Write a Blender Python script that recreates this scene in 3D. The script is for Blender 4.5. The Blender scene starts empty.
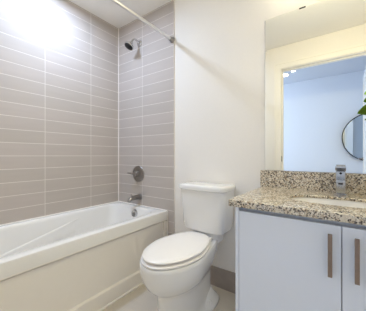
import bpy, bmesh, math, random
from mathutils import Vector, Matrix
random.seed(4)
S = bpy.context.scene
COL = S.collection

# ------------------------------------------------------------------ camera, light, exposure
cam = bpy.data.objects.new('camera', bpy.data.cameras.new('camera'))
COL.objects.link(cam)
cam.location = (1.991, -1.55, 1.023)
cam.rotation_euler = (math.radians(90), 0, math.radians(35.92))
cam.data.sensor_fit = 'HORIZONTAL'
cam.data.sensor_width = 36.0
cam.data.lens = 219.5 * 36.0 / 366.0
cam.data.clip_start = 0.01
S.camera = cam

W = bpy.data.worlds.new('world'); S.world = W
W.use_nodes = True
W.node_tree.nodes['Background'].inputs[0].default_value = (0.65, 0.8, 1.0, 1)
W.node_tree.nodes['Background'].inputs[1].default_value = 1.0

def area(name, loc, direction, sx, sy, power, color, shape='RECTANGLE', spread=180):
    l = bpy.data.lights.new(name, 'AREA'); l.shape = shape; l.size = sx; l.size_y = sy
    l.energy = power; l.color = color; l.spread = math.radians(spread)
    o = bpy.data.objects.new(name, l); COL.objects.link(o); o.location = loc
    o.rotation_euler = Vector(direction).to_track_quat('-Z', 'Y').to_euler()
    return o
# recessed lamp over the tub, lamp bar over the mirror, daylight through the hall window
area('tub_lamp_light', (0.365, -0.76, 2.405), (0, 0, -1), 0.14, 0.14, 14.8, (0.58, 0.73, 1.0), 'DISK', 177)
area('mirror_lamp_light', (1.985, -0.135, 2.10), (0, -0.9, -0.45), 0.62, 0.08, 11.0, (1.0, 0.935, 0.64))
area('hall_daylight', (-0.69, -2.35, 1.35), (1, 0, 0), 1.1, 1.5, 48.0, (0.54, 0.71, 1.0))

area('hall_end_fill', (3.44, -2.40, 1.35), (-1, 0, 0), 1.1, 1.5, 11.0, (0.50, 0.68, 1.0))  # extra unseen fill from the hall's right end, added to light the bathroom

S.view_settings.view_transform = 'Standard'
S.view_settings.look = 'None'
S.view_settings.exposure = 0.0
S.view_settings.gamma = 1.0
S.view_settings.use_curve_mapping = False
try:
    S.cycles.max_bounces = 12; S.cycles.diffuse_bounces = 8; S.cycles.glossy_bounces = 6
    S.cycles.sample_clamp_indirect = 6.0
    S.cycles.caustics_reflective = False; S.cycles.caustics_refractive = False
except Exception:
    pass

# ------------------------------------------------------------------ materials
def srgb(r, g, b):
    f = lambda c: (c/255)/12.92 if c/255 <= 0.04045 else ((c/255+0.055)/1.055)**2.4
    return (f(r), f(g), f(b), 1)
def mat(name, col, rough=0.5, metal=0.0, spec=0.5, noise=0.0, scale=30, coat=0.0):
    m = bpy.data.materials.new(name); m.use_nodes = True
    nt = m.node_tree; b = nt.nodes['Principled BSDF']
    b.inputs['Base Color'].default_value = col
    b.inputs['Roughness'].default_value = rough
    b.inputs['Metallic'].default_value = metal
    b.inputs['Specular IOR Level'].default_value = spec
    b.inputs['Coat Weight'].default_value = coat
    if noise:
        tc = nt.nodes.new('ShaderNodeTexCoord'); n = nt.nodes.new('ShaderNodeTexNoise')
        n.inputs['Scale'].default_value = scale; n.inputs['Detail'].default_value = 4
        nt.links.new(tc.outputs['Object'], n.inputs['Vector'])
        r = nt.nodes.new('ShaderNodeValToRGB')
        r.color_ramp.elements[0].position = 0.3; r.color_ramp.elements[1].position = 0.7
        r.color_ramp.elements[0].color = tuple(c*(1-noise) for c in col[:3]) + (1,)
        r.color_ramp.elements[1].color = tuple(min(1, c*(1+noise)) for c in col[:3]) + (1,)
        nt.links.new(n.outputs['Fac'], r.inputs['Fac']); nt.links.new(r.outputs['Color'], b.inputs['Base Color'])
    return m
def emit(name, col, strength):
    m = bpy.data.materials.new(name); m.use_nodes = True
    b = m.node_tree.nodes['Principled BSDF']
    b.inputs['Base Color'].default_value = (0.9, 0.9, 0.9, 1)
    b.inputs['Emission Color'].default_value = col; b.inputs['Emission Strength'].default_value = strength
    return m

def brick_mat(name, axis, c1, c2, grout, bw, rh, px, pz, mortar=0.0018, rough=0.6, bump=0.2):
    """stack bond tiles; axis = 'x' or 'y' horizontal run, z up; or 'floor' for x,y."""
    m = bpy.data.materials.new(name); m.use_nodes = True
    nt = m.node_tree; L = nt.links; b = nt.nodes['Principled BSDF']
    tc = nt.nodes.new('ShaderNodeTexCoord'); sp = nt.nodes.new('ShaderNodeSeparateXYZ')
    L.new(tc.outputs['Object'], sp.inputs[0])
    def addn(sock, v):
        a = nt.nodes.new('ShaderNodeMath'); a.operation = 'ADD'; L.new(sock, a.inputs[0]); a.inputs[1].default_value = v
        return a.outputs[0]
    u = addn(sp.outputs['X' if axis in ('x', 'floor') else 'Y'], -px)
    v = addn(sp.outputs['Y' if axis == 'floor' else 'Z'], -pz)
    cb = nt.nodes.new('ShaderNodeCombineXYZ'); L.new(u, cb.inputs[0]); L.new(v, cb.inputs[1])
    br = nt.nodes.new('ShaderNodeTexBrick'); br.offset = 0.0; br.squash = 1.0
    br.inputs['Scale'].default_value = 1.0
    br.inputs['Brick Width'].default_value = bw; br.inputs['Row Height'].default_value = rh
    br.inputs['Mortar Size'].default_value = mortar; br.inputs['Mortar Smooth'].default_value = 0.1
    br.inputs['Bias'].default_value = 0.0
    br.inputs['Color1'].default_value = c1; br.inputs['Color2'].default_value = c2; br.inputs['Mortar'].default_value = grout
    L.new(cb.outputs[0], br.inputs['Vector'])
    n = nt.nodes.new('ShaderNodeTexNoise'); n.inputs['Scale'].default_value = 6.0; n.inputs['Detail'].default_value = 5
    mp = nt.nodes.new('ShaderNodeMapping'); mp.inputs['Scale'].default_value = (0.6, 4.0, 1)
    L.new(cb.outputs[0], mp.inputs[0]); L.new(mp.outputs[0], n.inputs['Vector'])
    mr = nt.nodes.new('ShaderNodeMapRange'); mr.inputs[3].default_value = 0.94; mr.inputs[4].default_value = 1.06
    L.new(n.outputs['Fac'], mr.inputs[0])
    mx = nt.nodes.new('ShaderNodeVectorMath'); mx.operation = 'SCALE'
    L.new(br.outputs['Color'], mx.inputs[0]); L.new(mr.outputs[0], mx.inputs['Scale'])
    b.inputs['Specular IOR Level'].default_value = 0.2
    L.new(mx.outputs[0], b.inputs['Base Color'])
    rr = nt.nodes.new('ShaderNodeMapRange'); rr.inputs[3].default_value = rough; rr.inputs[4].default_value = 0.8
    L.new(br.outputs['Fac'], rr.inputs[0]); L.new(rr.outputs[0], b.inputs['Roughness'])
    inv = nt.nodes.new('ShaderNodeMath'); inv.operation = 'SUBTRACT'; inv.inputs[0].default_value = 1.0
    L.new(br.outputs['Fac'], inv.inputs[1])
    bp = nt.nodes.new('ShaderNodeBump'); bp.inputs['Strength'].default_value = bump; bp.inputs['Distance'].default_value = 0.002
    L.new(inv.outputs[0], bp.inputs['Height']); L.new(bp.outputs[0], b.inputs['Normal'])
    return m

def granite_mat():
    m = bpy.data.materials.new('granite'); m.use_nodes = True
    nt = m.node_tree; L = nt.links; b = nt.nodes['Principled BSDF']
    tc = nt.nodes.new('ShaderNodeTexCoord')
    def noise(scale, detail=3, rough=0.6):
        n = nt.nodes.new('ShaderNodeTexNoise'); n.inputs['Scale'].default_value = scale
        n.inputs['Detail'].default_value = detail; n.inputs['Roughness'].default_value = rough
        L.new(tc.outputs['Object'], n.inputs['Vector']); return n.outputs['Fac']
    def ramp(f, stops):
        r = nt.nodes.new('ShaderNodeValToRGB'); L.new(f, r.inputs[0]); e = r.color_ramp.elements
        e[0].position, e[0].color = stops[0]; e[1].position, e[1].color = stops[-1]
        for p, c in stops[1:-1]:
            k = e.new(p); k.color = c
        return r.outputs[0]
    base = ramp(noise(48, 4), [(0.3, srgb(142, 120, 98)), (0.45, srgb(196, 180, 156)), (0.56, srgb(220, 210, 192)), (0.70, srgb(158, 152, 146))])
    def mix(a, c, fac):
        x = nt.nodes.new('ShaderNodeMix'); x.data_type = 'RGBA'
        L.new(fac, x.inputs['Factor']); L.new(a, x.inputs['A']); x.inputs['B'].default_value = c
        return x.outputs['Result']
    K, Wh = (0, 0, 0, 1), (1, 1, 1, 1)
    f1 = ramp(noise(120, 2), [(0.56, K), (0.61, Wh)])
    c = mix(base, srgb(110, 100, 94), f1)
    vo = nt.nodes.new('ShaderNodeTexVoronoi'); vo.inputs['Scale'].default_value = 190
    L.new(tc.outputs['Object'], vo.inputs['Vector'])
    sx = nt.nodes.new('ShaderNodeSeparateXYZ'); L.new(vo.outputs['Color'], sx.inputs[0])
    f2 = ramp(sx.outputs[0], [(0.74, K), (0.80, Wh)])
    c = mix(c, srgb(84, 76, 72), f2)
    f3 = ramp(sx.outputs[1], [(0.84, K), (0.87, Wh)])
    c = mix(c, srgb(232, 224, 208), f3)
    L.new(c, b.inputs['Base Color'])
    b.inputs['Roughness'].default_value = 0.16
    return m

M = {}
M['paint'] = mat('wall_paint', srgb(238, 233, 226), 0.75, noise=0.008, scale=60)
M['ceiling'] = mat('ceiling_paint', srgb(242, 239, 234), 0.85, noise=0.01, scale=80)
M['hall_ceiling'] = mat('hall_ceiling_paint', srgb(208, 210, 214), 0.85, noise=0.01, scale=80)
M['hall_paint'] = mat('hall_paint', srgb(232, 234, 238), 0.75, noise=0.008, scale=60)
T1, T2, G = srgb(191, 181, 174), srgb(186, 177, 169), srgb(228, 223, 216)
M['tile_y'] = brick_mat('stacked_tile_long_wall', 'y', T1, T2, G, 0.41, 0.0992, -0.338, 1.020)
M['tile_x'] = brick_mat('stacked_tile_end_wall', 'x', T1, T2, G, 0.405, 0.0992, 0.372, 1.020)
M['floor'] = brick_mat('floor_tile', 'floor', srgb(211, 202, 188), srgb(208, 199, 185), srgb(203, 194, 180), 0.6, 0.6, 0.21, -0.95, 0.0015, 0.4, 0.05)
M['base_tile'] = mat('baseboard_tile', srgb(166, 154, 144), 0.4, noise=0.06, scale=18)
M['hall_floor'] = mat('hall_floor', srgb(176, 164, 150), 0.5, noise=0.08, scale=9)
M['trim'] = mat('trim_paint', srgb(240, 235, 226), 0.4, noise=0.006, scale=50)
M['acrylic'] = mat('tub_acrylic', srgb(235, 233, 230), 0.18, noise=0.004, scale=20, coat=0.3)
M['apron'] = mat('apron_acrylic', srgb(234, 229, 222), 0.3, noise=0.006, scale=20)
M['china'] = mat('toilet_china', srgb(236, 234, 231), 0.12, noise=0.004, scale=20, coat=0.4)
M['seat'] = mat('seat_plastic', srgb(244, 240, 236), 0.25, noise=0.004, scale=20)
M['chrome'] = mat('chrome', srgb(205, 205, 206), 0.12, 1.0, noise=0.02, scale=40)
M['nickel'] = mat('brushed_nickel', srgb(156, 152, 149), 0.28, 1.0, noise=0.05, scale=60)
M['dark_chrome'] = mat('dark_chrome', srgb(190, 187, 184), 0.16, 1.0, noise=0.04, scale=60)
M['satin'] = mat('satin_chrome', srgb(226, 224, 222), 0.3, 1.0, noise=0.02, scale=60)
M['rubber'] = mat('dark_rubber', srgb(44, 42, 42), 0.6, noise=0.2, scale=300)
M['bronze'] = mat('brushed_bronze', srgb(150, 132, 120), 0.45, 1.0, noise=0.06, scale=60)
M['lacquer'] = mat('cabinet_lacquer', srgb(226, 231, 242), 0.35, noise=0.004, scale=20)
M['kick'] = mat('toe_kick', srgb(120, 118, 116), 0.5, noise=0.03, scale=20)
M['granite'] = granite_mat()
M['sink'] = mat('sink_china', srgb(234, 231, 227), 0.15, noise=0.004, scale=20)
M['mirror'] = mat('mirror_silver', (0.90, 0.91, 0.90, 1), 0.0, 1.0)
M['mirror_blue'] = mat('mirror_tinted', (0.66, 0.72, 0.78, 1), 0.0, 1.0)
M['mirror_edge'] = mat('mirror_edge', srgb(176, 186, 178), 0.15, 0.6, noise=0.02, scale=60)
M['black'] = mat('black_metal', srgb(30, 30, 32), 0.4, 0.5, noise=0.1, scale=60)
M['leaf'] = mat('leaf_green', srgb(146, 190, 52), 0.4, noise=0.25, scale=25)
M['stem'] = mat('stem_green', srgb(88, 110, 50), 0.6, noise=0.15, scale=40)
M['pot'] = mat('pot_ceramic', srgb(230, 228, 224), 0.3, noise=0.02, scale=20)
M['soil'] = mat('soil', srgb(60, 46, 36), 0.95, noise=0.4, scale=90)
M['lens_cool'] = emit('lamp_lens_cool', (0.70, 0.82, 1.0, 1), 8.0)
M['lens_warm'] = emit('lamp_lens_warm', (1.0, 0.93, 0.66, 1), 4.0)
M['lens_hall'] = emit('lamp_lens_hall', (0.95, 0.97, 1.0, 1), 8.0)
M['pane'] = mat('window_pane', (0.95, 0.97, 1.0, 1), 0.02)
M['pane'].node_tree.nodes['Principled BSDF'].inputs['Transmission Weight'].default_value = 1.0
M['caulk'] = mat('caulk', srgb(244, 240, 234), 0.4, noise=0.01, scale=40)

# ------------------------------------------------------------------ helpers
def obj(name, bm, m, parent=None, smooth=None, loc=None):
    bmesh.ops.recalc_face_normals(bm, faces=bm.faces)
    me = bpy.data.meshes.new(name); bm.to_mesh(me); bm.free()
    if m: me.materials.append(m)
    if smooth is not None:
        for p in me.polygons: p.use_smooth = True
        me.set_sharp_from_angle(angle=math.radians(smooth))
    o = bpy.data.objects.new(name, me); COL.objects.link(o)
    if parent: o.parent = parent
    if loc: o.location = loc
    return o
def tag(o, label=None, cat=None, group=None, kind=None):
    if label: o['label'] = label
    if cat: o['category'] = cat
    if group: o['group'] = group
    if kind: o['kind'] = kind
    return o
def thing(name, loc, label, cat, group=None):
    o = bpy.data.objects.new(name, None); COL.objects.link(o); o.location = loc
    o.empty_display_size = 0.05
    return tag(o, label, cat, group)
def box(bm, x0, x1, y0, y1, z0, z1, bev=0.0, seg=2):
    r = bmesh.ops.create_cube(bm, size=1.0)
    vs = r['verts']
    for v in vs:
        v.co = Vector(((x0+x1)/2 + v.co.x*(x1-x0), (y0+y1)/2 + v.co.y*(y1-y0), (z0+z1)/2 + v.co.z*(z1-z0)))
    if bev:
        es = list({e for v in vs for e in v.link_edges})
        bmesh.ops.bevel(bm, geom=es, offset=bev, segments=seg, profile=0.6, affect='EDGES')
    return bm
def B(*a, **k):
    return box(bmesh.new(), *a, **k)
def loft(bm, rings, cap0=True, cap1=True, closed=True):
    R = [[bm.verts.new(p) for p in ring] for ring in rings]
    n = len(R[0])
    for a, b in zip(R, R[1:]):
        for i in range(n if closed else n-1):
            j = (i+1) % n
            bm.faces.new((a[i], a[j], b[j], b[i]))
    if cap0: bm.faces.new(R[0][::-1])
    if cap1: bm.faces.new(R[-1])
    return R
def rrect(x0, x1, y0, y1, r, z, nc=8, ns=6):
    pts = []
    for cx, cy, a0 in ((x1-r, y1-r, 0), (x0+r, y1-r, 90), (x0+r, y0+r, 180), (x1-r, y0+r, 270)):
        for k in range(nc+1):
            a = math.radians(a0 + 90*k/nc); pts.append((cx + r*math.cos(a), cy + r*math.sin(a)))
    out = []
    n = len(pts)
    for i, p in enumerate(pts):
        out.append((p[0], p[1], z))
        if (i+1) % (nc+1) == 0:
            q = pts[(i+1) % n]
            for k in range(1, ns):
                t = k/ns; out.append((p[0]+(q[0]-p[0])*t, p[1]+(q[1]-p[1])*t, z))
    return out
def lathe(bm, prof, axis='z', n=40, at=(0, 0, 0)):
    """prof = [(radius, height)]; closes at zero radius."""
    rings = []
    for r, h in prof:
        r = max(r, 1e-5)
        ring = []
        for k in range(n):
            a = 2*math.pi*k/n; c, s = r*math.cos(a), r*math.sin(a)
            p = {'z': (c, s, h), 'y': (c, h, s), 'x': (h, c, s)}[axis]
            ring.append((p[0]+at[0], p[1]+at[1], p[2]+at[2]))
        rings.append(ring)
    loft(bm, rings, True, True); return bm
def tube(bm, pts, r, n=16, caps=True):
    pts = [Vector(p) for p in pts]; rings = []
    up = Vector((0, 0, 1))
    prev = None
    for i, p in enumerate(pts):
        d = (pts[min(i+1, len(pts)-1)] - pts[max(i-1, 0)]).normalized()
        if prev is None:
            ref = up if abs(d.z) < 0.9 else Vector((1, 0, 0))
            u = d.cross(ref).normalized()
        else:
            u = (prev - d*prev.dot(d)).normalized()
        prev = u; v = d.cross(u)
        rr = r[i] if isinstance(r, (list, tuple)) else r
        rings.append([tuple(p + u*rr*math.cos(2*math.pi*k/n) + v*rr*math.sin(2*math.pi*k/n)) for k in range(n)])
    loft(bm, rings, caps, caps); return bm
def bez(p0, p1, p2, p3, n=12):
    P = [Vector(p) for p in (p0, p1, p2, p3)]; out = []
    for k in range(n+1):
        t = k/n; out.append(P[0]*(1-t)**3 + P[1]*3*t*(1-t)**2 + P[2]*3*t*t*(1-t) + P[3]*t**3)
    return out
def struct(name, bm, m, parent=None, smooth=None):
    o = obj(name, bm, m, parent, smooth)
    if not parent: o['kind'] = 'structure'
    return o

# ------------------------------------------------------------------ room shell
ZR_ = 0.5265; CH = 2.418; RX = 2.43; FY = -1.48; FY2 = -1.61
DX0, DX1, DH = 1.36, 2.232, 2.125      # doorway opening
HY = -3.12                            # far wall of the hall
HX0, HX1 = -0.65, 3.4
struct('floor', B(-0.12, RX+0.12, FY2, 0.12, -0.1, 0.0), M['floor'])
struct('floor_hall', B(HX0-0.12, HX1+0.12, HY-0.12, FY2, -0.1, 0.0), M['hall_floor'])
struct('ceiling', B(-0.12, RX+0.12, FY2, 0.12, CH, CH+0.1), M['ceiling'])
struct('ceiling_hall', B(HX0-0.12, HX1+0.12, HY-0.12, FY2, CH, CH+0.1), M['hall_ceiling'])
struct('wall_left', B(-0.12, 0.0, FY, 0.12, 0, CH), M['tile_y'])
struct('wall_back', B(0.0, RX, 0.0, 0.12, 0, CH), M['paint'])
struct('wall_back_tiled', B(0.0, 0.776, -0.009, 0.0, 0, CH), M['tile_x'])
struct('trim_4', B(0.0, 0.006, -0.016, -0.009, ZR_, CH), M['caulk'])
struct('wall_right', B(RX, RX+0.12, FY, 0.12, 0, CH), M['paint'])
bm = B(HX0, DX0-0.02, FY2, FY, 0, CH); box(bm, DX1+0.02, HX1, FY2, FY, 0, CH); box(bm, DX0-0.02, DX1+0.02, FY2, FY, DH+0.02, CH)
struct('wall_front', bm, M['paint'])
struct('wall_hall_back', B(HX0-0.12, HX1+0.12, HY-0.12, HY, 0, CH), M['hall_paint'])
def end_wall(x0, x1):
    bm = bmesh.new()
    box(bm, x0, x1, HY, FY2, 0, 0.55); box(bm, x0, x1, HY, FY2, 2.15, CH)
    box(bm, x0, x1, HY, -2.98, 0.55, 2.15); box(bm, x0, x1, -1.78, FY2, 0.55, 2.15)
    return bm
struct('wall_hall_left', end_wall(HX0-0.12, HX0), M['hall_paint'])
struct('wall_hall_right', end_wall(HX1, HX1+0.12), M['hall_paint'])
def window(name, x):
    bm = B(x-0.025, x+0.025, -2.98, -2.93, 0.55, 2.15); box(bm, x-0.025, x+0.025, -1.83, -1.78, 0.55, 2.15)
    box(bm, x-0.025, x+0.025, -2.93, -1.83, 0.55, 0.60); box(bm, x-0.025, x+0.025, -2.93, -1.83, 2.10, 2.15)
    box(bm, x-0.02, x+0.02, -2.405, -2.355, 0.60, 2.10)
    w = struct(name, bm, M['trim'])
    struct('window_glass', B(x-0.004, x+0.004, -2.93, -1.83, 0.60, 2.10), M['pane'], w)
window('window_1', HX0-0.09)
window('added_window', HX1+0.09)  # made-up window, out of view, put in for the added hall end light

# doorway lining with its strike plate, casing and the leaf folded back into the hall
bm = B(DX0-0.02, DX0, FY2-0.001, FY+0.001, 0, DH); box(bm, DX1, DX1+0.02, FY2-0.001, FY+0.001, 0, DH)
box(bm, DX0-0.02, DX1+0.02, FY2-0.001, FY+0.001, DH, DH+0.02)
box(bm, DX0, DX0+0.012, -1.565, -1.53, 0, DH, 0.002); box(bm, DX0, DX1, -1.565, -1.53, DH-0.012, DH, 0.002)
jamb = struct('trim_1', bm, M['trim'])
obj('strike_plate', B(DX0, DX0+0.002, -1.525, -1.495, 0.945, 1.015, 0.0005), M['black'], jamb)
def casing(y0, y1):
    bm = bmesh.new()
    s = 1 if y1 > y0 else -1
    lo, hi = min(y0, y1), max(y0, y1)
    for a, b in ((DX0-0.085, DX0-0.006), (DX1+0.006, DX1+0.085)):
        box(bm, a, b, lo, hi, 0, DH+0.085, 0.003)
    box(bm, DX0-0.006, DX1+0.006, lo, hi, DH+0.006, DH+0.085, 0.003)
    # a raised outer band gives the moulding its step
    e = y1 + 0.006*s; lo, hi = min(y1, e), max(y1, e)
    box(bm, DX0-0.085, DX0-0.062, lo, hi, 0, DH+0.085, 0.002); box(bm, DX1+0.062, DX1+0.085, lo, hi, 0, DH+0.085, 0.002)
    box(bm, DX0-0.062, DX1+0.062, lo, hi, DH+0.062, DH+0.085, 0.002)
    return bm
struct('trim_2', casing(FY, FY+0.014), M['trim'])
struct('trim_3', casing(FY2, FY2-0.014), M['trim'])
dr = struct('door_1', B(DX1+0.004, DX1+0.042, -2.46, -1.632, 0.012, DH-0.004, 0.002), M['trim'])
bm = bmesh.new()
for a, b, c, d in ((0.0, 0.11, 0.012, DH-0.004), (0.718, 0.828, 0.012, DH-0.004), (0.11, 0.718, 0.012, 0.22), (0.11, 0.718, DH-0.13, DH-0.004), (0.11, 0.718, 0.95, 1.07)):
    box(bm, DX1-0.003, DX1+0.005, -1.632-b, -1.632-a, c, d, 0.002)
obj('door_stile', bm, M['trim'], dr)
bm = bmesh.new()
lathe(bm, [(0.026, DX1-0.002), (0.026, DX1-0.010)], 'x', 24, (0, -2.40, 0.98))
tube(bm, [(DX1-0.008, -2.40, 0.98), (DX1-0.048, -2.40, 0.98), (DX1-0.054, -2.39, 0.98), (DX1-0.054, -2.29, 0.98)], 0.009)
obj('door_handle', bm, M['nickel'], dr, 40)

# tiled baseboard behind the toilet and on the door wall
struct('baseboard_back', B(0.776, 1.575, -0.010, 0.0, 0, 0.150, 0.001), M['base_tile'])
struct('baseboard_front', B(0.72, DX0-0.086, FY, FY+0.010, 0, 0.150, 0.001), M['base_tile'])
struct('baseboard_hall', B(HX0, HX1, HY, HY+0.014, 0, 0.12, 0.002), M['trim'])

# ------------------------------------------------------------------ bathtub
tub = thing('bathtub', (0.35, -0.74, 0), 'white built-in bathtub with panelled apron against the taupe tiles', 'bathtub')
TL = Matrix.Translation((-0.35, 0.74, 0))
def tobj(name, bm, m, smooth=None, parent=None):
    bmesh.ops.transform(bm, matrix=TL, verts=bm.verts)
    return obj(name, bm, m, parent or tub, smooth)
X0, X1, Y0, Y1, ZR = 0.001, 0.700, FY+0.001, -0.010, 0.520
bm = bmesh.new()
rings = [rrect(X0, X1, Y0, Y1, 0.004, ZR-0.075), rrect(X0, X1, Y0, Y1, 0.004, ZR-0.010), rrect(X0+0.003, X1-0.003, Y0+0.003, Y1-0.003, 0.005, ZR-0.003),
         rrect(X0+0.009, X1-0.009, Y0+0.009, Y1-0.009, 0.008, ZR)]
def basin(d, z, r, back=0.0, front=0.0, side=0.0):
    return rrect(0.052+d, 0.628-d, -1.405+d+back, -0.082-d-front, r, z)
rings += [basin(-0.006, ZR, 0.10), basin(0.0, ZR-0.002, 0.10), basin(0.006, ZR-0.010, 0.10), basin(0.012, ZR-0.03, 0.10, 0.01, 0.004),
          basin(0.022, 0.40, 0.105, 0.05, 0.014), basin(0.036, 0.30, 0.11, 0.10, 0.025), basin(0.048, 0.22, 0.12, 0.15, 0.035),
          basin(0.062, 0.165, 0.12, 0.19, 0.045), basin(0.085, 0.135, 0.11, 0.22, 0.05), basin(0.12, 0.122, 0.09, 0.24, 0.06),
          basin(0.20, 0.118, 0.05, 0.30, 0.10)]
loft(bm, rings, False, True)
tobj('basin', bm, M['acrylic'], 40)
# moulded arm-rest ridge on the far inner side
bm = bmesh.new()
prof = []
N = 24
for k in range(N+1):
    t = k/N
    y = -0.50 - 0.74*t
    zc = 0.452 - 0.165*t**1.05
    w = 0.008*math.sin(min(1, t*3)*math.pi/2)*(1 if t < 0.8 else max(0.05, (1-t)/0.2))
    # far inner wall x at this height
    xw = 0.052 + (0.012 + (0.484-zc)*0.12)
    prof.append([(xw-0.012, y, zc+0.012), (xw+0.002, y, zc+0.004), (xw+w*0.75, y, zc-0.004), (xw+w, y, zc-0.016), (xw+w+0.004, y, zc-0.05), (xw+w*0.6+0.012, y, zc-0.10), (xw+0.002, y, zc-0.16)])
loft(bm, prof, True, True)
tobj('arm_rest', bm, M['acrylic'], 50)
# apron: rail under the rim, sunk panel, end stiles, stepped skirt
bm = B(0.640, 0.680, Y0, Y1, 0.10, ZR-0.095)
box(bm, 0.640, 0.666, Y0, Y1, ZR-0.095, ZR-0.070); box(bm, 0.670, 0.6995, Y0, Y1, ZR-0.083, ZR-0.0745)
box(bm, 0.640, 0.698, -0.050, Y1, 0.10, ZR-0.093, 0.002); box(bm, 0.640, 0.698, Y0, -1.435, 0.10, ZR-0.093, 0.002)
tobj('apron_panel', bm, M['apron'])
bm = bmesh.new()
pr = [(0.64, 0.004), (0.700, 0.004), (0.700, 0.099), (0.698, 0.104), (0.680, 0.108), (0.64, 0.108)]
loft(bm, [[(x, y, z) for x, z in pr] for y in (Y0, Y1)])
tobj('skirt', bm, M['apron'])
tobj('caulk_bead', B(0.694, 0.712, Y0, Y1, 0.0, 0.012, 0.004), M['caulk'])
bm = B(0.0005, 0.007, Y0, Y1, ZR-0.004, ZR+0.006, 0.002); box(bm, 0.007, X1, Y1-0.006, Y1+0.0005, ZR-0.004, ZR+0.006, 0.002)
tobj('wall_bead', bm, M['caulk'])
tobj('end_bead', B(0.698, 0.705, Y1-0.004, Y1+0.001, 0.0, ZR-0.004, 0.001), M['caulk'])
bm = bmesh.new()
oy = -0.098
lathe(bm, [(0.040, oy+0.008), (0.042, oy-0.006), (0.040, oy-0.012), (0.028, oy-0.016), (0.0, oy-0.017)], 'y', 32, (0.364, 0, 0.460))
ov = tobj('overflow_plate', bm, M['chrome'], 35)
bm = bmesh.new(); box(bm, 0.356, 0.372, oy-0.032, oy-0.014, 0.440, 0.476, 0.004); tobj('overflow_lever', bm, M['nickel'], None, ov)
bm = bmesh.new(); lathe(bm, [(0.035, 0.117), (0.035, 0.121), (0.028, 0.123), (0.0, 0.123)], 'z', 32, (0.345, -0.36, 0)); tobj('drain', bm, M['nickel'], 35)

# ------------------------------------------------------------------ shower fittings
sh = thing('overhead_shower', (0.336, -0.009, 2.155), 'chrome shower head with dark round face on a curved arm', 'shower head')
bm = bmesh.new(); lathe(bm, [(0.030, 0.0), (0.030, -0.006), (0.024, -0.012), (0.012, -0.014), (0.0, -0.014)], 'y', 32); obj('flange', bm, M['chrome'], sh, 35)
p = bez((0, -0.008, 0), (0, -0.06, 0.03), (-0.008, -0.085, 0.018), (-0.014, -0.100, -0.030), 14)
bm = bmesh.new(); tube(bm, p, 0.010); obj('arm', bm, M['chrome'], sh, 40)
hd = Vector((-0.16, -0.45, -0.80)).normalized()
bm = bmesh.new()
lathe(bm, [(0.0, 0.0), (0.012, 0.0), (0.017, -0.012), (0.017, -0.022), (0.026, -0.030), (0.044, -0.046), (0.048, -0.056), (0.046, -0.064), (0.0, -0.064)], 'z', 36)
q = Vector((0, 0, -1)).rotation_difference(hd).to_matrix().to_4x4()
bmesh.ops.transform(bm, matrix=Matrix.Translation(p[-1] - hd*0.012) @ q, verts=bm.verts)
head = obj('head', bm, M['chrome'], sh, 35)
bm = bmesh.new(); lathe(bm, [(0.0, -0.062), (0.041, -0.062), (0.041, -0.066), (0.036, -0.069), (0.0, -0.069)], 'z', 36)
for ring, r in ((6, 0.011), (11, 0.021), (16, 0.031)):
    for k in range(ring):
        a = 2*math.pi*k/ring
        lathe(bm, [(0.0022, -0.068), (0.0016, -0.073), (0, -0.073)], 'z', 8, (r*math.cos(a), r*math.sin(a), 0))
bmesh.ops.transform(bm, matrix=Matrix.Translation(p[-1] - hd*0.012) @ q, verts=bm.verts)
tag(obj('spray_face', bm, M['rubber'], head, 35), 'dark rubber spray face')

va = thing('shower_valve', (0.318, -0.009, 0.838), 'round brushed nickel shower valve with lever above the tub spout', 'shower valve')
bm = bmesh.new(); lathe(bm, [(0.082, 0.0), (0.082, -0.004), (0.078, -0.009), (0.055, -0.013), (0.034, -0.016), (0.0, -0.016)], 'y', 48); obj('escutcheon', bm, M['nickel'], va, 35)
bm = bmesh.new(); lathe(bm, [(0.030, -0.014), (0.028, -0.045), (0.025, -0.058), (0.018, -0.062), (0.0, -0.062)], 'y', 32); hb = obj('handle', bm, M['nickel'], va, 35)
bm = bmesh.new(); tube(bm, [(0.012, -0.048, 0.0), (-0.03, -0.056, 0.001), (-0.07, -0.062, 0.004), (-0.092, -0.064, 0.006)], [0.011, 0.010, 0.009, 0.007]); obj('lever', bm, M['nickel'], hb, 40)

ts = thing('tub_spout', (0.335, -0.009, 0.607), 'brushed nickel tub spout over the overflow plate', 'spout')
bm = bmesh.new(); lathe(bm, [(0.034, 0.0), (0.034, -0.008), (0.027, -0.014), (0.0, -0.014)], 'y', 32); obj('flange', bm, M['nickel'], ts, 35)
bm = bmesh.new()
tube(bm, [(0, -0.006, 0.0), (0, -0.05, 0.0), (0, -0.095, -0.002), (0, -0.122, -0.008), (0, -0.136, -0.020), (0, -0.140, -0.034)], [0.025, 0.023, 0.022, 0.021, 0.018, 0.016], 20)
sp_ = obj('spout_body', bm, M['nickel'], ts, 40)
bm = bmesh.new(); lathe(bm, [(0.004, 0.016), (0.004, 0.028), (0.007, 0.030), (0.007, 0.038), (0.0, 0.040)], 'z', 16, (0, -0.112, 0)); obj('diverter_knob', bm, M['nickel'], ts, 35)

rod = thing('shower_rod', (0.757, -0.745, 2.060), 'chrome shower curtain rod running wall to wall above the tub edge', 'rod')
bm = bmesh.new(); tube(bm, [(0, 0.728, 0), (0, -0.728, 0)], 0.0125, 24); obj('pole', bm, M['satin'], rod, 40)
for s in (1, -1):
    y0 = 0.735
    bm = bmesh.new(); lathe(bm, [(0.027, s*0.7355), (0.027, s*0.729), (0.021, s*0.720), (0.017, s*0.700), (0.0127, s*0.697), (0.0126, s*0.71)], 'y', 32); obj('end_cap', bm, M['nickel'], rod, 35)

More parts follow.
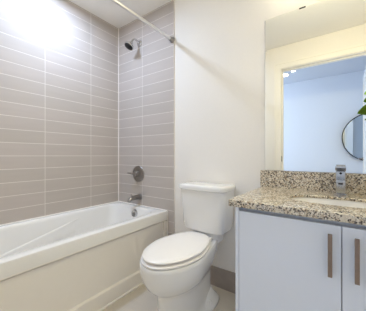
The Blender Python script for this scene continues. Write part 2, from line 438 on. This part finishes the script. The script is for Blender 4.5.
# ------------------------------------------------------------------ toilet
tx = 1.166
to = thing('toilet', (tx, 0, 0), 'white two-piece toilet with closed oval lid between tub and vanity', 'toilet')
def egg(back, front, hw, hwb, yc, z, n=56, p=0.62):
    out = []
    for k in range(n):
        a = 2*math.pi*k/n; c, s = math.cos(a), math.sin(a)
        if c >= 0:
            y = yc + (front-yc)*c; x = hw*s
        else:
            cc = abs(c)**0.8
            y = yc - (yc-back)*cc
            w = hw + (hwb-hw)*cc
            x = math.copysign(abs(s)**p, s)*w
        out.append((x, -y, z))
    return out
def trr(hw, back, front, r, z, bow=0.0):
    pts = rrect(-hw, hw, -front, -back, r, z, 6, 8)
    return [(x, y - bow*(1-(x/hw)**2)*(1 if y < -(front+back)/2 else 0), zz) for x, y, zz in pts]
bm = bmesh.new()
secs = [(0.100, 0.628, 0.112, 0.118, 0.38, 0.0), (0.095, 0.634, 0.116, 0.122, 0.38, 0.010), (0.100, 0.630, 0.113, 0.118, 0.38, 0.028), (0.112, 0.622, 0.105, 0.096, 0.39, 0.045),
        (0.120, 0.620, 0.104, 0.086, 0.40, 0.080), (0.120, 0.622, 0.104, 0.082, 0.40, 0.140), (0.115, 0.628, 0.106, 0.084, 0.41, 0.205), (0.108, 0.640, 0.112, 0.087, 0.42, 0.235),
        (0.095, 0.668, 0.134, 0.092, 0.43, 0.257), (0.078, 0.698, 0.155, 0.100, 0.45, 0.287), (0.050, 0.720, 0.170, 0.108, 0.465, 0.328),
        (0.030, 0.734, 0.177, 0.114, 0.47, 0.372), (0.022, 0.738, 0.178, 0.118, 0.47, 0.407), (0.022, 0.738, 0.178, 0.118, 0.47, 0.422), (0.026, 0.733, 0.174, 0.114, 0.47, 0.430)]
loft(bm, [egg(*s) for s in secs])
# tank deck and the spread rear foot belong to the same casting
loft(bm, [trr(0.112, 0.024, 0.172, 0.03, 0.400), trr(0.114, 0.024, 0.176, 0.03, 0.462), trr(0.107, 0.030, 0.170, 0.03, 0.471)])
loft(bm, [egg(0.085, 0.400, 0.136, 0.130, 0.24, 0.0), egg(0.080, 0.405, 0.139, 0.134, 0.24, 0.012), egg(0.090, 0.395, 0.133, 0.126, 0.24, 0.026), egg(0.115, 0.370, 0.112, 0.105, 0.24, 0.050), egg(0.135, 0.340, 0.085, 0.08, 0.24, 0.085), egg(0.15, 0.30, 0.05, 0.05, 0.24, 0.10)])
obj('bowl', bm, M['china'], to, 50)
bm = bmesh.new()
loft(bm, [egg(0.212, 0.728, 0.170, 0.130, 0.45, 0.432), egg(0.209, 0.733, 0.174, 0.133, 0.45, 0.436), egg(0.209, 0.733, 0.174, 0.133, 0.45, 0.443), egg(0.214, 0.727, 0.169, 0.128, 0.45, 0.446)])
obj('seat', bm, M['seat'], to, 40)
bm = bmesh.new()
loft(bm, [egg(0.206, 0.716, 0.158, 0.122, 0.45, 0.4565), egg(0.200, 0.724, 0.165, 0.128, 0.45, 0.4585), egg(0.200, 0.724, 0.165, 0.128, 0.45, 0.464), egg(0.204, 0.718, 0.160, 0.124, 0.45, 0.469),
          egg(0.230, 0.680, 0.134, 0.100, 0.45, 0.473), egg(0.300, 0.58, 0.066, 0.050, 0.45, 0.4745)])
obj('lid', bm, M['seat'], to, 40)
for s in (-1, 1):
    bm = B(s*0.075-0.022, s*0.075+0.022, -0.224, -0.200, 0.429, 0.4565, 0.006, 3)
    obj('hinge', bm, M['seat'], to, 40)
# little bumpers between seat and lid
for s in (-1, 1):
    obj('seat_bumper', B(s*0.09-0.012, s*0.09+0.012, -0.585, -0.570, 0.444, 0.458), M['seat'], to)
bm = bmesh.new()
loft(bm, [trr(0.148, 0.030, 0.174, 0.03, 0.4715, 0.008), trr(0.158, 0.02, 0.188, 0.03, 0.477, 0.012), trr(0.165, 0.016, 0.193, 0.03, 0.490, 0.012), trr(0.1675, 0.016, 0.194, 0.03, 0.518, 0.012),
          trr(0.170, 0.016, 0.196, 0.03, 0.523, 0.012), trr(0.186, 0.015, 0.206, 0.03, 0.775, 0.014)])
for v in bm.verts: v.co.x += 0.006
obj('tank', bm, M['china'], to, 40)
bm = bmesh.new()
loft(bm, [trr(0.186, 0.013, 0.212, 0.032, 0.770, 0.014), trr(0.196, 0.010, 0.220, 0.034, 0.776, 0.015), trr(0.198, 0.010, 0.222, 0.034, 0.790, 0.015), trr(0.196, 0.011, 0.220, 0.033, 0.802, 0.015),
          trr(0.188, 0.016, 0.213, 0.03, 0.809, 0.014), trr(0.15, 0.05, 0.18, 0.02, 0.811, 0.01)])
for v in bm.verts: v.co.x += 0.004
obj('tank_lid', bm, M['china'], to, 40)
for s in (-1, 1):
    bm = bmesh.new(); lathe(bm, [(0.013, 0.036), (0.013, 0.050), (0.009, 0.058), (0.0, 0.060)], 'z', 20, (s*0.112, -0.26, 0)); obj('bolt_cap', bm, M['china'], to, 40)

# ------------------------------------------------------------------ vanity
VX0, VX1, VY = 1.575, RX-0.002, -0.525
vc = thing('vanity_cabinet', (2.0, -0.26, 0), 'white flat-front vanity cabinet with two doors under the granite top', 'cabinet')
VL = Matrix.Translation((-2.0, 0.26, 0))
def vobj(name, bm, m, smooth=None, parent=None, loc=None):
    bmesh.ops.transform(bm, matrix=VL, verts=bm.verts)
    return obj(name, bm, m, parent or vc, smooth)
bm = B(VX0, VX0+0.016, VY-0.019, -0.010, 0.0, 0.7775)
box(bm, VX1-0.016, VX1, VY-0.019, -0.010, 0.0, 0.7775)
box(bm, VX0+0.016, VX1-0.016, VY, -0.010, 0.10, 0.118); box(bm, VX0+0.016, VX1-0.016, -0.022, -0.010, 0.118, 0.776)
box(bm, VX0+0.016, VX1-0.016, VY+0.012, VY+0.03, 0.70, 0.7775)
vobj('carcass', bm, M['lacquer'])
vobj('toe_kick', B(VX0+0.016, VX1-0.016, VY+0.05, VY+0.066, 0.0, 0.10), M['kick'])
gap = 1.9905
for a, b, hx in ((VX0+0.018, gap-0.0015, 1.955), (gap+0.0015, VX1-0.018, 2.034)):
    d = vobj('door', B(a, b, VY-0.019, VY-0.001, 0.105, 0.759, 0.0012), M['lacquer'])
    y = VY-0.019
    bm = B(hx-0.007, hx+0.007, y-0.034, y-0.022, 0.573, 0.731, 0.0015)
    box(bm, hx-0.005, hx+0.005, y-0.024, y+0.001, 0.590, 0.600); box(bm, hx-0.005, hx+0.005, y-0.024, y+0.001, 0.704, 0.714)
    tag(vobj('handle', bm, M['bronze'], None, d), 'brushed bronze bar handle')

ct = thing('countertop', (1.99, -0.28, 0.778), 'speckled beige granite countertop with a sink cutout over the vanity', 'countertop')
CT = Matrix.Translation((-1.99, 0.28, -0.778))
CX0, CX1, CY0, CY1, CZ0, CZ1 = 1.545, RX-0.001, -0.557, -0.002, 0.778, 0.811
scx, scy, sa, sb = 1.99, -0.297, 0.218, 0.116
bm = bmesh.new()
n = 96
def hole(z, d=0.0):
    return [(scx + math.copysign(abs(math.cos(2*math.pi*k/n))**0.8, math.cos(2*math.pi*k/n))*(sa+d), scy + math.copysign(abs(math.sin(2*math.pi*k/n))**0.8, math.sin(2*math.pi*k/n))*(sb+d), z) for k in range(n)]
def rect_ring(z, d=0.0):
    out = []
    hw0, hw1, hh0, hh1 = scx-CX0-d, CX1-scx-d, scy-CY0-d, CY1-scy-d
    for x, y, _ in hole(z):
        dx, dy = x-scx, y-scy
        t = 1e9
        if dx > 1e-9: t = min(t, hw1/dx)
        if dx < -1e-9: t = min(t, -hw0/dx)
        if dy > 1e-9: t = min(t, hh1/dy)
        if dy < -1e-9: t = min(t, -hh0/dy)
        out.append([scx+dx*t, scy+dy*t, z])
    for cx_, cy_ in ((CX0+d, CY0+d), (CX0+d, CY1-d), (CX1-d, CY0+d), (CX1-d, CY1-d)):   # square the corners
        i = min(range(n), key=lambda i: (out[i][0]-cx_)**2+(out[i][1]-cy_)**2); out[i][0] = cx_; out[i][1] = cy_
    return [tuple(v) for v in out]
TH = 0.013
rings = [hole(CZ1-0.003), hole(CZ1, 0.003), rect_ring(CZ1, 0.003), rect_ring(CZ1-0.003), rect_ring(CZ0+0.002), rect_ring(CZ0, 0.002), rect_ring(CZ0, 0.028), rect_ring(CZ1-TH, 0.028), hole(CZ1-TH), hole(CZ1-0.003)]
loft(bm, rings, False, False)
bmesh.ops.remove_doubles(bm, verts=bm.verts, dist=1e-6)
bmesh.ops.transform(bm, matrix=CT, verts=bm.verts)
obj('slab', bm, M['granite'], ct)
bs = obj('backsplash', B(1.537, CX1, -0.021, -0.0005, CZ1, 0.922, 0.0015), M['granite'])
tag(bs, 'low speckled granite backsplash strip along the wall under the mirror', 'backsplash')

sk = thing('sink', (scx, scy, CZ1-TH), 'cream undermount oval sink set into the granite', 'sink')
bm = bmesh.new()
def sring(d, z):
    return [(x-scx, y-scy, z) for x, y, _ in hole(0, d)]
loft(bm, [sring(0.022, -0.012), sring(0.022, -0.0005), sring(0.004, -0.0005), sring(0.0, -0.006), sring(-0.012, -0.05), sring(-0.030, -0.095), sring(-0.055, -0.125), sring(-0.08, -0.14), sring(-0.1, -0.142),
          ], False, True)
obj('basin', bm, M['sink'], sk, 40)
bm = bmesh.new(); lathe(bm, [(0.022, -0.1425), (0.022, -0.139), (0.016, -0.138), (0.0, -0.140)], 'z', 24); obj('drain', bm, M['chrome'], sk, 35)

fa = thing('faucet', (1.985, -0.075, CZ1), 'square chrome single-hole faucet standing behind the sink', 'faucet')
obj('base_plate', B(-0.027, 0.027, -0.027, 0.027, 0.0, 0.006, 0.0015), M['dark_chrome'], fa)
obj('body', B(-0.022, 0.022, -0.022, 0.022, 0.005, 0.128, 0.003), M['dark_chrome'], fa)
bm = bmesh.new()
loft(bm, [[(-0.018, y, z0), (0.018, y, z0), (0.018, y, z1), (-0.018, y, z1)] for y, z0, z1 in ((-0.015, 0.062, 0.092), (-0.12, 0.074, 0.090), (-0.128, 0.076, 0.089))])
bmesh.ops.bevel(bm, geom=list(bm.edges), offset=0.002, segments=2, affect='EDGES')
spt = obj('spout', bm, M['dark_chrome'], fa)
bm = bmesh.new(); lathe(bm, [(0.010, 0.078), (0.010, 0.066), (0.008, 0.065), (0.0, 0.066)], 'z', 20, (0, -0.110, 0)); tag(obj('aerator', bm, M['rubber'], spt, 35), 'dark aerator under the spout tip')
bm = B(-0.023, 0.023, -0.024, 0.023, 0.130, 0.142, 0.002)
loft(bm, [[(-0.023, y, z0), (0.023, y, z0), (0.023, y, z1), (-0.023, y, z1)] for y, z0, z1 in ((-0.022, 0.131, 0.142), (-0.062, 0.146, 0.155))])
lv = obj('lever', bm, M['dark_chrome'], fa)
bm = bmesh.new(); lathe(bm, [(0.006, -0.0215), (0.006, -0.0228), (0.0, -0.0228)], 'y', 20, (0, 0, 0.116)); tag(obj('set_screw', bm, M['rubber'], fa, 35), 'small dark set screw')

# ------------------------------------------------------------------ wall mirror
mi = thing('wall_mirror', (2.0, 0, 0.924), 'large frameless rectangular mirror on the wall above the backsplash', 'mirror')
MX0, MX1, MZ0, MZ1 = 1.566, RX-0.004, 0.924, 1.945
bm = B(MX0-2.0, MX1-2.0, -0.005, -0.0005, 0.0, MZ1-MZ0); obj('backing', bm, M['mirror_edge'], mi)
bm = bmesh.new()
def mr(d, y): return [(MX0-2+d, y, d), (MX1-2-d, y, d), (MX1-2-d, y, MZ1-MZ0-d), (MX0-2+d, y, MZ1-MZ0-d)]
loft(bm, [mr(0.0, -0.005), mr(0.0, -0.0058), mr(0.012, -0.0064)])
obj('glass', bm, M['mirror'], mi)
for cx_ in (1.791, 2.21):
    bm = B(cx_-2.0-0.018, cx_-2.0+0.018, -0.009, -0.0005, MZ1-MZ0-0.004, MZ1-MZ0+0.002, 0.001); tag(obj('mirror_clip', bm, M['black'], mi), 'dark metal mirror clip')

# lamp bar over the mirror
lb = thing('vanity_lamp', (1.985, 0, 2.12), 'warm glowing lamp bar on the wall above the large mirror', 'lamp')
obj('back_plate', B(-0.32, 0.32, -0.030, -0.0005, -0.05, 0.05, 0.004), M['nickel'], lb)
bm = B(-0.34, 0.34, -0.118, -0.028, -0.045, 0.045, 0.012, 3); obj('diffuser', bm, M['lens_warm'], lb, 40)

# ------------------------------------------------------------------ ceiling lamps
def downlight(x, y, r, label, lens, group=None):
    t = thing('ceiling_downlight', (x, y, CH), label, 'ceiling light', group)
    bm = bmesh.new(); lathe(bm, [(r*1.25, 0.0), (r*1.25, -0.004), (r*1.1, -0.008), (r*1.0, -0.006), (r*1.0, 0.0)], 'z', 40); obj('trim_ring', bm, M['trim'], t, 35)
    bm = bmesh.new(); lathe(bm, [(r*0.995, -0.001), (r*0.995, -0.004), (0.0, -0.006)], 'z', 40); obj('lens', bm, lens, t, 35)
downlight(0.365, -0.76, 0.070, 'round recessed ceiling light above the bathtub', M['lens_cool'])
downlight(1.17, -2.58, 0.075, 'round hall ceiling light nearer the far hall wall', M['lens_hall'])
downlight(1.34, -2.46, 0.030, 'small round hall ceiling light beside a larger one', M['lens_hall'])

# ------------------------------------------------------------------ round mirror in the hall
rm = thing('round_mirror', (2.385, HY+0.024, 1.32), 'round black-rimmed mirror on the pale hall wall', 'mirror')
bm = bmesh.new(); lathe(bm, [(0.385, 0.001), (0.400, 0.001), (0.400, 0.022), (0.388, 0.022), (0.385, 0.012), (0.385, 0.001)], 'y', 72)
bm.free(); bm = bmesh.new()
loft(bm, [[(r*math.cos(2*math.pi*k/72), h, r*math.sin(2*math.pi*k/72)) for k in range(72)] for r, h in ((0.386, 0.001), (0.400, 0.001), (0.400, 0.022), (0.386, 0.022), (0.386, 0.001))], False, False)
obj('frame', bm, M['black'], rm, 35)
bm = bmesh.new(); lathe(bm, [(0.386, 0.001), (0.386, 0.010), (0.0, 0.010)], 'y', 72); obj('glass', bm, M['mirror_blue'], rm, 35)

rm.rotation_euler = (0, 0, math.radians(-3.4))

# ------------------------------------------------------------------ plant on the counter
pl = thing('potted_plant', (2.27, -0.30, CZ1), 'leafy green potted plant at the right end of the counter', 'plant')
bm = bmesh.new(); lathe(bm, [(0.0, 0.0), (0.050, 0.0), (0.056, 0.01), (0.070, 0.13), (0.072, 0.135), (0.066, 0.135), (0.062, 0.115), (0.0, 0.115)], 'z', 40); obj('pot', bm, M['pot'], pl, 40)
bm = bmesh.new(); lathe(bm, [(0.0615, 0.112), (0.062, 0.118), (0.03, 0.123), (0.0, 0.122)], 'z', 32); obj('soil', bm, M['soil'], pl, 40)
def leaf(tip, base, width, droop=0.02, side=None):
    """a pointed oval leaf with a folded midrib."""
    bm = bmesh.new(); tip, base = Vector(tip), Vector(base); d = tip-base; L = d.length; d.normalize()
    side = d.cross(Vector((0, 0, 1))).normalized() if side is None else (Vector(side) - d*d.dot(Vector(side))).normalized()
    up = side.cross(d)
    rows = []
    for k in range(13):
        t = k/12; w = width*0.5*math.sin(math.pi*min(1, t**0.75))**0.9 + 0.0006
        c = base + d*L*t + up*(droop*math.sin(math.pi*t))
        row = []
        for s in (-1, -0.5, 0, 0.5, 1):
            row.append(c + side*w*s + up*(abs(s)*w*0.30 + 0.003*math.sin(9*t*3.14+s)*abs(s)))
        rows.append(row)
    top = [[bm.verts.new(p) for p in r] for r in rows]
    bot = [[bm.verts.new(p - up*0.0012) for p in r] for r in rows]
    for a, b in zip(top, top[1:]):
        for i in range(4): bm.faces.new((a[i], a[i+1], b[i+1], b[i]))
    for a, b in zip(bot, bot[1:]):
        for i in range(4): bm.faces.new((a[i+1], a[i], b[i], b[i+1]))
    for a, b, c, e in zip(top, top[1:], bot, bot[1:]):
        bm.faces.new((a[0], b[0], e[0], c[0])); bm.faces.new((b[4], a[4], c[4], e[4]))
    bm.faces.new((*top[0][::-1], *bot[0])); bm.faces.new((*top[-1], *bot[-1][::-1]))
    return bm
def P(x, y, z): return (x-2.27, y+0.30, z-CZ1)
leaves = [  # tip, base, width   (world points)
    ((2.070, -0.280, 1.296), (2.180, -0.270, 1.315), 0.078),
    ((2.101, -0.280, 1.366), (2.195, -0.270, 1.390), 0.072),
    ((2.107, -0.285, 1.250), (2.195, -0.275, 1.258), 0.040),
    ((2.150, -0.365, 1.330), (2.200, -0.330, 1.330), 0.055),
    ((2.190, -0.250, 1.430), (2.240, -0.280, 1.350), 0.055),
    ((2.330, -0.200, 1.400), (2.280, -0.270, 1.340), 0.055),
    ((2.385, -0.300, 1.330), (2.310, -0.300, 1.280), 0.055),
    ((2.370, -0.400, 1.240), (2.300, -0.340, 1.200), 0.055),
    ((2.270, -0.420, 1.300), (2.270, -0.340, 1.260), 0.055),
    ((2.205, -0.370, 1.130), (2.240, -0.330, 1.120), 0.050),
    ((2.340, -0.190, 1.140), (2.290, -0.260, 1.110), 0.050),
    ((2.230, -0.180, 1.240), (2.262, -0.260, 1.200), 0.050)]
for k, (tip, base, w) in enumerate(leaves):
    ht = base[2]-CZ1
    b = Vector(P(*base))
    bm = bmesh.new()
    tube(bm, bez((b.x*0.12, b.y*0.12, 0.115), (b.x*0.15, b.y*0.15, ht*0.6), (b.x*0.5, b.y*0.5, ht*0.92), tuple(b), 10), [0.0028]*6+[0.002]*5, 8)
    st = obj('stem', bm, M['stem'], pl, 60)
    obj('leaf', leaf(P(*tip), P(*base), w, 0.015, (0.1, 0.45, 0.85) if k < 3 else None), M['leaf'], st, 60)
